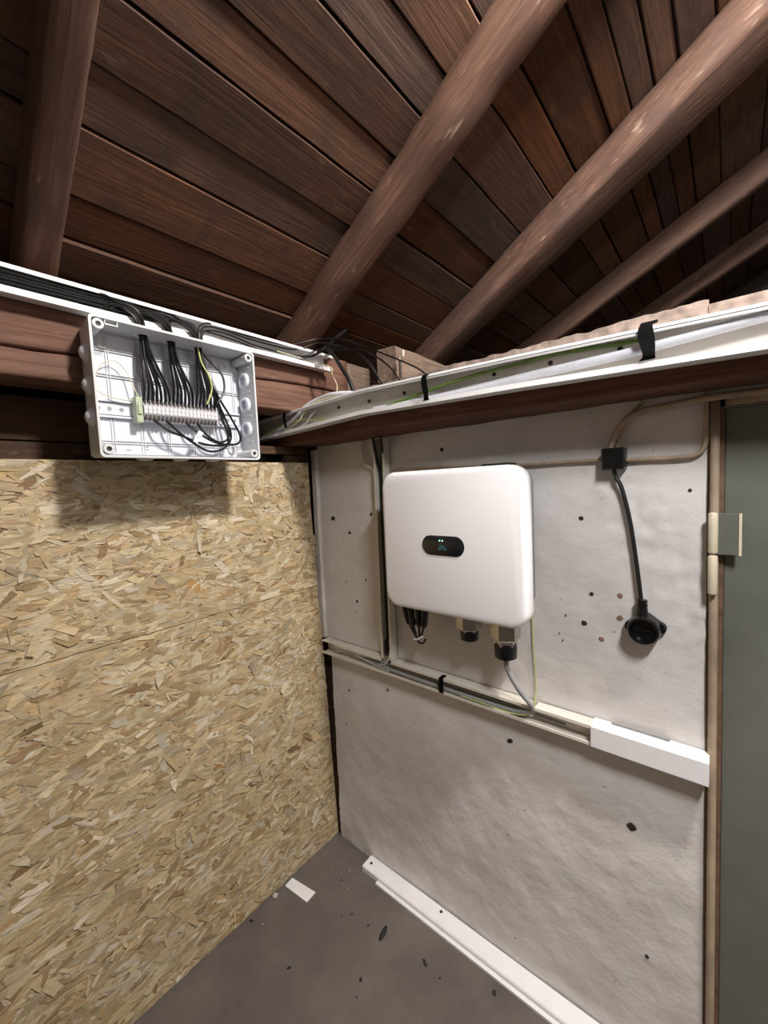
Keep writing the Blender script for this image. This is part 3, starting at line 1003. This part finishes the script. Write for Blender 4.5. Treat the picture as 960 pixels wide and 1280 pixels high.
# ------------------------------------------------------------------ wall trunking (horizontal and vertical)
th = thing('cable_trunking', (.6, 0, .945), 'open cream trunking crossing the plaster wall at waist height', 'trunking')
HZ = .945
st1 = [(x, -.0015, HZ) for x in (.030, 1.18)]
sH = channel(st1, (0, 0, 1), (0, -1, 0), .06, .045)
seg = lambda a, b: [(a, -.0015, HZ), (b, -.0015, HZ)]
sH(0, .06, 0, .002, seg(.045, 1.18)).build('back_plate', 'trunk_cream', th)
sH(0, .0025, 0, .045, seg(.022, 1.44)).build('lower_side', 'trunk_cream', th)
sH(.0025, .009, .041, .045, seg(.022, 1.18)).build('front_lip', 'trunk_cream', th)
for a, b in ((.022, .386), (.440, 1.004), (1.016, 1.18)):
    sH(.0575, .060, 0, .045, seg(a, b)).build('upper_side', 'trunk_cream', th)
    sH(.0505, .0575, .041, .045, seg(a + (.09 if a < .1 else 0), b)).build('front_lip', 'trunk_cream', th)
cv = MB()
cv.loft([[(x, y, z) for y, z in ((-.0015, HZ - .002), (-.048, HZ - .002), (-.052, HZ + .002), (-.052, HZ + .060), (-.048, HZ + .064), (-.0015, HZ + .064))] for x in (1.178, 1.442)])
tag(cv.build('trunking_lid', 'trunk_white', th), 'closed white lid section')
cable('white_rod', 'thin pale rod lying on top of the trunking lid', [(1.225, -.010, 1.0138), (1.30, -.009, 1.0138), (1.36, -.010, 1.0138)], .0042, 'cable_grey', None, 8, 3)

tv = thing('cable_trunking', (.412, 0, 1.0), 'narrow open vertical trunking beside the white wall unit', 'trunking')
stv = [(.385, -.0015, 1.006), (.392, -.0015, 1.90)]
sv = channel(stv, (1, 0, 0), (0, -1, 0), .054, .04)
sv(0, .054, 0, .002).build('back_plate', 'trunk_cream', tv)
sv(0, .0025, 0, .038).build('side_wall', 'trunk_cream', tv)
sv(.0515, .054, 0, .038).build('side_wall', 'trunk_cream', tv)
sv(.0025, .008, .035, .038).build('front_lip', 'trunk_cream', tv)
sv(.046, .0515, .035, .038).build('front_lip', 'trunk_cream', tv)
G4 = 'black cables in the narrow vertical trunking'
for i, dx in enumerate((.010, .017, .025, .032)):
    p = [(.39 + dx, -.012 - .004 * (i % 2), 1.03 + .05 * i)]
    p += [(.391 + dx + .0015 * math.sin(k * 1.7 + i), -.016 - .005 * (i % 2), 1.2 + .14 * k) for k in range(4)]
    p += [(.394 + dx, -.02 - .004 * i, 1.76), (.392 + dx * 1.1 + (.012 if i > 1 else -.004), -.034, 1.83), (.396 + dx * 1.3 + (.024 if i > 1 else -.008), -.05 - .006 * i, 1.903)]
    cable('black_cable', 'black cable running down the narrow vertical trunking', p, .0034, 'cable_black', G4, 6, 5)
strap_ = MB().tube([(.402, -.020, 1.015), (.404, -.030, 1.03), (.405, -.031, 1.06), (.404, -.028, 1.085)], [.005, .008, .008, .005], 8, 5).build('cable_end', 'rubber_black', None, (.404, -.03, 1.015), True)
tag(strap_, 'black cable end in the foot of the vertical trunking', 'cable')
cable('white_wire', 'thin white wire curling at the foot of the vertical trunking', [(.432, -.03, 1.10), (.434, -.036, 1.06), (.428, -.040, 1.02), (.405, -.040, .985), (.37, -.03, .972)], .0022, 'cable_white', None, 6)
cable('grey_cable', 'grey cable looping from the large gland into the wall trunking', [(.953, -.10, 1.175), (.952, -.098, 1.14), (.966, -.085, 1.095), (.99, -.066, 1.045), (1.008, -.05, 1.012), (1.004, -.036, .985), (.97, -.030, .968), (.90, -.028, .960), (.70, -.027, .958), (.50, -.028, .960), (.36, -.026, .966), (.29, -.022, .98)], .0082, 'cable_grey', None, 10)
cable('grey_cable', 'slim grey cable lying in the wall trunking back', [(.25, -.016, .965), (.45, -.016, .978), (.70, -.014, .972), (.95, -.016, .968), (1.10, -.018, .966)], .0045, 'cable_grey', None, 8)
cable('earth_wire', 'yellow green wire rising beside the white unit to its trunking', [(1.005, -.008, 1.50), (1.003, -.010, 1.40), (1.002, -.010, 1.30), (1.004, -.011, 1.20), (1.010, -.012, 1.08), (1.010, -.02, 1.02), (1.0, -.036, .975), (.93, -.04, .957), (.84, -.038, .957), (.75, -.036, .956)], .0021, 'wire_yellow_green', None, 6)
cable('white_wire', 'thin white wire lying at the trunking left end', [(.10, -.03, .962), (.18, -.036, .985), (.26, -.034, .975), (.34, -.03, .960), (.42, -.034, .955)], .0024, 'cable_white', None, 6)
sb = MB().box((.668, -.050, .950), (.686, -.046, 1.002)).box((.668, -.050, 1.002), (.686, -.02, 1.006)).box((.670, -.054, .962), (.684, -.050, .998)).build('cable_strap', 'strap_black', None, (.677, -.05, .95), bevel=.001)
tag(sb, 'black strap across the waist high wall trunking', 'strap')

# white edge strip at the corner
m = MB()
m.loft([[(x, y, z) for x, y in ((-.026 + s_, .01), (-.026 + s_, -.010), (-.018 + s_, -.014), (.008 + s_, -.014), (.012 + s_, -.010), (.012 + s_, .01))] for z, s_ in ((1.005, .0), (1.4, -.002), (1.89, .002))])
tag(m.build('trim_1', 'trunk_cream'), 'narrow cream strip covering the plaster edge in the corner', kind='structure')

# low trunk along the floor
bb = MB()
bb.loft([[(x, y, z) for y, z in ((-.004, 0), (-.066, 0), (-.066, .020), (-.062, .024), (-.004, .026))] for x in (.236, .8, 1.6, 2.4)])
bbo = tag(bb.build('baseboard_back', 'trunk_white'), 'flat white duct along the foot of the plaster wall', kind='structure')
MB().box((.325, -.080, 0), (2.4, -.0665, .008)).build('base_flange', 'trunk_white', bbo)
for x, y in ((.262, -.034), (.62, -.02)):
    MB().lathe((x, y, .0245), (0, 0, 1), [(0, .007), (.0015, .006), (.0016, 0)], 8).build('screw', 'screw_dark', bbo)

# ------------------------------------------------------------------ inverter
IX0, IX1, IZ0, IZ1, IY = .553, 1.056, 1.296, 1.758, -.192
iv = thing('solar_inverter', (.805, -.1, IZ0), 'white rounded square solar inverter with black oval display', 'inverter')


def rsq(x0, x1, z0, z1, r, y, k=9):
    out = []
    for cx_, cz_, a0 in ((x1 - r, z1 - r, 0), (x0 + r, z1 - r, 90), (x0 + r, z0 + r, 180), (x1 - r, z0 + r, 270)):
        for i in range(k):
            a = math.radians(a0 + 90 * i / (k - 1))
            out.append(Vector((cx_ + r * math.cos(a), y, cz_ + r * math.sin(a))))
    return out


rings = []
for y, ins in ((-.135, .010), (-.137, .004), (-.142, .0), (-.176, .0), (-.184, .0018), (-.1885, .005), (-.1905, .009), (-.192, .016)):
    rings.append(rsq(IX0 + ins, IX1 - ins, IZ0 + ins, IZ1 - ins, .052 - ins * .6, y))
mm = MB().loft(rings)
mm.build('front_cover', 'inverter_white', iv, smooth='auto')
rings = [rsq(IX0 + .035, IX1 - .035, IZ0 + .035, IZ1 - .02, .03, y) for y in (-.03, -.1345)]
MB().loft(rings).build('heat_sink_body', 'inverter_grey', iv, smooth='auto')
MB().box((.70, -.03, 1.40), (.92, -.002, 1.72)).build('wall_bracket', 'steel', iv)
MB().box((.90, -.13, IZ1 - .022), (.985, -.06, IZ1 + .008)).build('bracket_hook', 'screw_dark', iv, bevel=.004)


def pill(y0, y1, cx_, cz_, w_, h_):
    L = []
    for y, s_ in ((y0, 0), (y1 + .0006, 0), (y1, .0008)):
        ring = []
        r = h_ / 2 - s_
        for sx, a0 in ((1, -90), (-1, 90)):
            for i in range(13):
                a = math.radians(a0 + 180 * i / 12)
                ring.append(Vector((cx_ + sx * (w_ / 2 - h_ / 2) + r * math.cos(a), y, cz_ + r * math.sin(a))))
        L.append(ring)
    return MB().loft(L)


dsp = pill(-.190, -.1935, .795, 1.5205, .152, .0625).build('display_window', 'glass_black', iv, smooth='auto')
for x in (.7855, .7955):
    MB().lathe((x, -.1935, 1.5365), (0, -1, 0), [(0, .0022), (.0006, .0018), (.0007, 0)], 10).build('indicator_light', 'led_green', dsp)
lg = MB()
for i in range(8):
    a = math.radians(8 + 164 * i / 7)
    c0 = Vector((.794, -.1937, 1.507))
    u = Vector((math.cos(a), 0, math.sin(a)))
    w_ = Vector((-u.z, 0, u.x))
    ring = [c0 + u * (.004 + .014 * t) + w_ * s_ * .0024 * math.sin(math.pi * (t * .8 + .15)) for s_, ts_ in ((1, (0, .3, .6, .85, 1)), (-1, (.85, .6, .3))) for t in ts_]
    lg.loft([ring, [p + Vector((0, -.0004, 0)) for p in ring]])
lg.build('petal_emblem', 'logo_teal', dsp)


def gland(x, y, z, r, parts, fitting):
    g = MB().lathe((x, y, z), (0, 0, -1), parts[0], 6 if fitting else 20).build('gland_nut', 'steel', iv)
    MB().lathe((x, y, z), (0, 0, -1), parts[1], 20).build('gland_cap', 'rubber_black', g, smooth='auto')


gland(.828, -.100, 1.335, .03, ([(0, .042), (.094, .042), (.098, .038), (.098, .031), (.110, .029)], [(.099, .0285), (.112, .0300), (.132, .029), (.137, .022), (.137, 0)]), True)
gland(.951, -.100, 1.335, .04, ([(0, .046), (.100, .046), (.105, .042), (.105, .036), (.126, .034), (.126, .03)], [(.116, .0315), (.128, .0345), (.162, .033), (.168, .018), (.176, .010), (.176, 0)]), True)
for i, (x, y) in enumerate(((.566, -.100), (.596, -.106), (.626, -.100), (.658, -.104))):
    tx = .624 + .005 * (i - 1.5)
    MB().tube([(x, y, 1.345), (x, y, 1.285), (x + (tx - x) * .10, y, 1.245), (x + (tx - x) * .35, y, 1.205)], [.0125, .013, .012, .0085], 10, 4).build('plug_connector', 'rubber_black', iv, smooth=True)
    MB().tube([(x + (tx - x) * .33, y, 1.208), (x + (tx - x) * .7, y, 1.178), (tx, y - .002, 1.158)], .0042, 8, 4).build('plug_pigtail', 'cable_black', iv, smooth=True)
cable('black_cable', 'black pigtail loop tied under the inverter plugs', [(.617, -.102, 1.158), (.622, -.102, 1.148), (.632, -.104, 1.145), (.646, -.106, 1.150), (.658, -.106, 1.166)], .0036, 'cable_black', None, 8)
tag(MB().tube([(.612, -.113, 1.160), (.622, -.115, 1.160), (.636, -.115, 1.166), (.650, -.112, 1.176)], .0038, 8).build('cable_tie', 'cable_white', None, (.63, -.11, 1.16), True), 'white tie bundling the plug pigtails under the inverter', 'cable tie')

# ------------------------------------------------------------------ small black junction box, socket, surface cables
sj = thing('switch_box', (1.236, 0, 1.73), 'small square black junction box on the plaster', 'junction box')
MB().box((1.209, -.042, 1.731), (1.264, 0.0, 1.788)).build('housing', 'rubber_black', sj, bevel=.003)
MB().box((1.2115, -.045, 1.7335), (1.2615, -.0415, 1.7855)).build('lid', 'rubber_black', sj, bevel=.0015)
cable('black_cable', 'black flex hanging from the small box to the socket', [(1.234, -.02, 1.735), (1.240, -.02, 1.71), (1.253, -.018, 1.68), (1.271, -.016, 1.595), (1.285, -.016, 1.489), (1.295, -.018, 1.40), (1.298, -.022, 1.365)], .0055, 'cable_black', None, 8)
sk = thing('wall_socket', (1.305, 0, 1.31), 'round black rubber wall socket with side ears', 'socket')
MB().lathe((1.300, -.024, 1.385), (0, 0, -1), [(0, .0075), (.001, .0125), (.006, .0125), (.007, .0105), (.010, .0105), (.011, .0128), (.016, .0128), (.017, .0118), (.045, .0150)], 18).build('cable_neck', 'rubber_black', sk, smooth='auto')
cz, cx = 1.308, 1.305
ear = []
for a, r in ((0, .049), (12, .046), (30, .038), (60, .037), (80, .041), (90, .043), (100, .041), (120, .037), (150, .038), (168, .046), (180, .049), (192, .046), (215, .036), (245, .036), (262, .045), (270, .047), (278, .045), (295, .036), (325, .036), (348, .046)):
    a = math.radians(a + 6)
    ear.append((cx + r * math.cos(a), cz + r * math.sin(a)))
MB().loft([[Vector((x, y, z)) for x, z in ear] for y in (0.0, -.018)]).build('mounting_flange', 'rubber_black', sk, bevel=.003)
bd = MB().lathe((cx, -.012, cz), (0, -1, 0), [(0, .0385), (.030, .037), (.036, .0365), (.040, .034), (.041, .030), (.032, .027), (.024, .025), (.0235, 0)], 28).build('socket_body', 'rubber_black', sk, smooth='auto')
MB().box((cx - .021, -.042, cz - .004), (cx + .021, -.036, cz + .002)).build('contact_bar', 'rubber_black', bd, bevel=.001)
for s_ in (-1, 1):
    MB().lathe((cx + s_ * .041, -.018, cz + s_ * .004), (0, -1, 0), [(0, .006), (.004, .0055), (.005, 0)], 10).build('ear_screw', 'rubber_black', sk)

cable('conduit_pipe', 'old cream painted pipe curving from the small box over the door', [(1.228, -.018, 1.79), (1.234, -.020, 1.81), (1.246, -.022, 1.835), (1.268, -.024, 1.862), (1.300, -.025, 1.876), (1.350, -.025, 1.881), (1.437, -.025, 1.887), (1.535, -.025, 1.886), (1.80, -.025, 1.886), (2.3, -.025, 1.886)], .0085, 'conduit_cream', None, 10)
cable('surface_cable', 'painted cable rising from the small box behind the beam', [(1.243, -.014, 1.79), (1.252, -.014, 1.83), (1.275, -.014, 1.872), (1.302, -.014, 1.903)], .0055, 'conduit_cream', None, 8)
cable('surface_cable', 'painted cable bending from the small box up at the door', [(1.262, -.012, 1.755), (1.331, -.010, 1.753), (1.380, -.010, 1.753), (1.410, -.010, 1.757), (1.425, -.010, 1.772), (1.430, -.010, 1.80), (1.430, -.010, 1.86), (1.430, -.008, 1.905)], .0055, 'conduit_cream', None, 8)
cable('surface_cable', 'painted cable from the small box passing behind the inverter top', [(1.21, -.012, 1.759), (1.098, -.010, 1.760), (1.0, -.010, 1.760), (.80, -.010, 1.766), (.62, -.010, 1.774), (.46, -.010, 1.777)], .0045, 'conduit_cream', None, 8)
cable('surface_cable', 'grey cable bending into the top of the vertical trunking', [(.303, -.014, 1.905), (.304, -.012, 1.87), (.310, -.012, 1.83), (.330, -.012, 1.80), (.362, -.012, 1.785), (.384, -.012, 1.775)], .006, 'trunk_cream', None, 8)

# ------------------------------------------------------------------ door
d1 = thing('door_1', (1.9, 0, 0), 'grey green steel door in a cream frame', 'door')
del d1['category']
d1['kind'] = 'structure'
MB().box((1.464, .004, .01), (2.40, .045, 1.862)).build('door_leaf', 'door_green', d1, bevel=.003)
MB().tube([(1.447, -.010, 0), (1.447, -.010, .6), (1.446, -.010, 1.3), (1.446, -.010, 1.88)], .0095, 10, 4).build('door_frame', 'frame_cream', d1, smooth=True)
MB().box((1.433, -.004, 0), (1.464, .02, 1.895)).build('frame_rebate', 'rust_brown', d1)
MB().box((1.433, -.004, 1.866), (2.42, .02, 1.895)).build('frame_head', 'frame_cream', d1)
MB().box((2.402, -.004, 0), (2.42, .02, 1.895)).build('frame_rebate', 'rust_brown', d1)
for z0, z1 in ((1.42, 1.516), (1.519, 1.618)):
    k = MB().lathe((1.4445, -.030, z0), (0, 0, 1), [(0, .004), (.002, .0085), (.004, .0095), (z1 - z0 - .004, .0095), (z1 - z0 - .002, .0085), (z1 - z0, .004)], 16).build('hinge_knuckle', 'hinge_cream', d1, smooth='auto')
pl = MB().box((1.452, -.030, 1.518), (1.494, -.024, 1.616)).box((1.452, -.026, 1.518), (1.462, .006, 1.616)).build('hinge_plate', 'door_green', d1, bevel=.001)
MB().box((1.491, -.0315, 1.518), (1.496, -.0235, 1.616)).build('plate_edge', 'hinge_cream', pl)

# ------------------------------------------------------------------ things on the floor
m = MB()
m.add([(.018, -.325, .0), (.014, -.283, .0), (.146, -.262, .0), (.150, -.312, .0), (.018, -.325, .004), (.014, -.283, .004), (.146, -.262, .004), (.150, -.312, .004)],
      [(0, 1, 2, 3), (7, 6, 5, 4), (0, 4, 5, 1), (1, 5, 6, 2), (2, 6, 7, 3), (3, 7, 4, 0)])
tag(m.build('plastic_offcut', 'trunk_white', None, (.08, -.29, 0), bevel=.0008), 'flat white plastic offcut lying on the floor by the corner', 'offcut')


def crumb(x, y, r, mat, label, cat, group=None, asp=1.0, ang=0.0, h=.5, seed=0):
    rn = random.Random(seed)
    mm = MB()
    rings = []
    for z, s_ in ((0, .85), (r * h * .5, 1), (r * h, .55)):
        ring = []
        for i in range(9):
            a = 2 * math.pi * i / 9
            q = rn.uniform(.7, 1.1) * s_ * r
            u, v = q * math.cos(a) * asp, q * math.sin(a)
            ring.append(Vector((x + u * math.cos(ang) - v * math.sin(ang), y + u * math.sin(ang) + v * math.cos(ang), z)))
        rings.append(ring)
    mm.loft(rings)
    return tag(mm.build('pebble' if cat == 'pebble' else 'debris_scrap', mat, None, (x, y, 0), True), label, cat, group)


crumb(.022, -.378, .013, 'debris_pale', 'pale pebble by the strand board foot', 'pebble', None, 1.2, .5, 1.0, 1)
crumb(.474, -.205, .011, 'debris_dark', 'largest dark scrap on the concrete, bent like a leaf', 'debris', None, 3.0, 1.75, .35, 2)
crumb(.655, -.187, .006, 'debris_dark', 'slender dark scrap near the white floor duct', 'debris', None, 2.6, -.5, .5, 3)
for i, (x, y, r) in enumerate([(.33, -.229, .004), (.279, -.5, .006), (.508, -.366, .006), (.027, -.495, .007), (.722, -.192, .004), (.887, -.114, .007), (.193, -.155, .004), (.41, -.22, .004), (.53, -.41, .003), (.30, -.26, .003), (.62, -.46, .005), (.13, -.13, .003)]):
    crumb(x, y, r, 'debris_dark', 'tiny dark crumb lying on the bare concrete floor', 'debris', 'dark crumbs on the floor', 1.4, i * 1.1, .5, 10 + i)
for i, (x, y) in enumerate([(.24, -.165), (.075, -.475), (.19, -.10)]):
    crumb(x, y, .003, 'debris_pale', 'tiny pale crumb lying on the bare concrete floor', 'debris', 'pale crumbs on the floor', 1.2, i, .6, 40 + i)
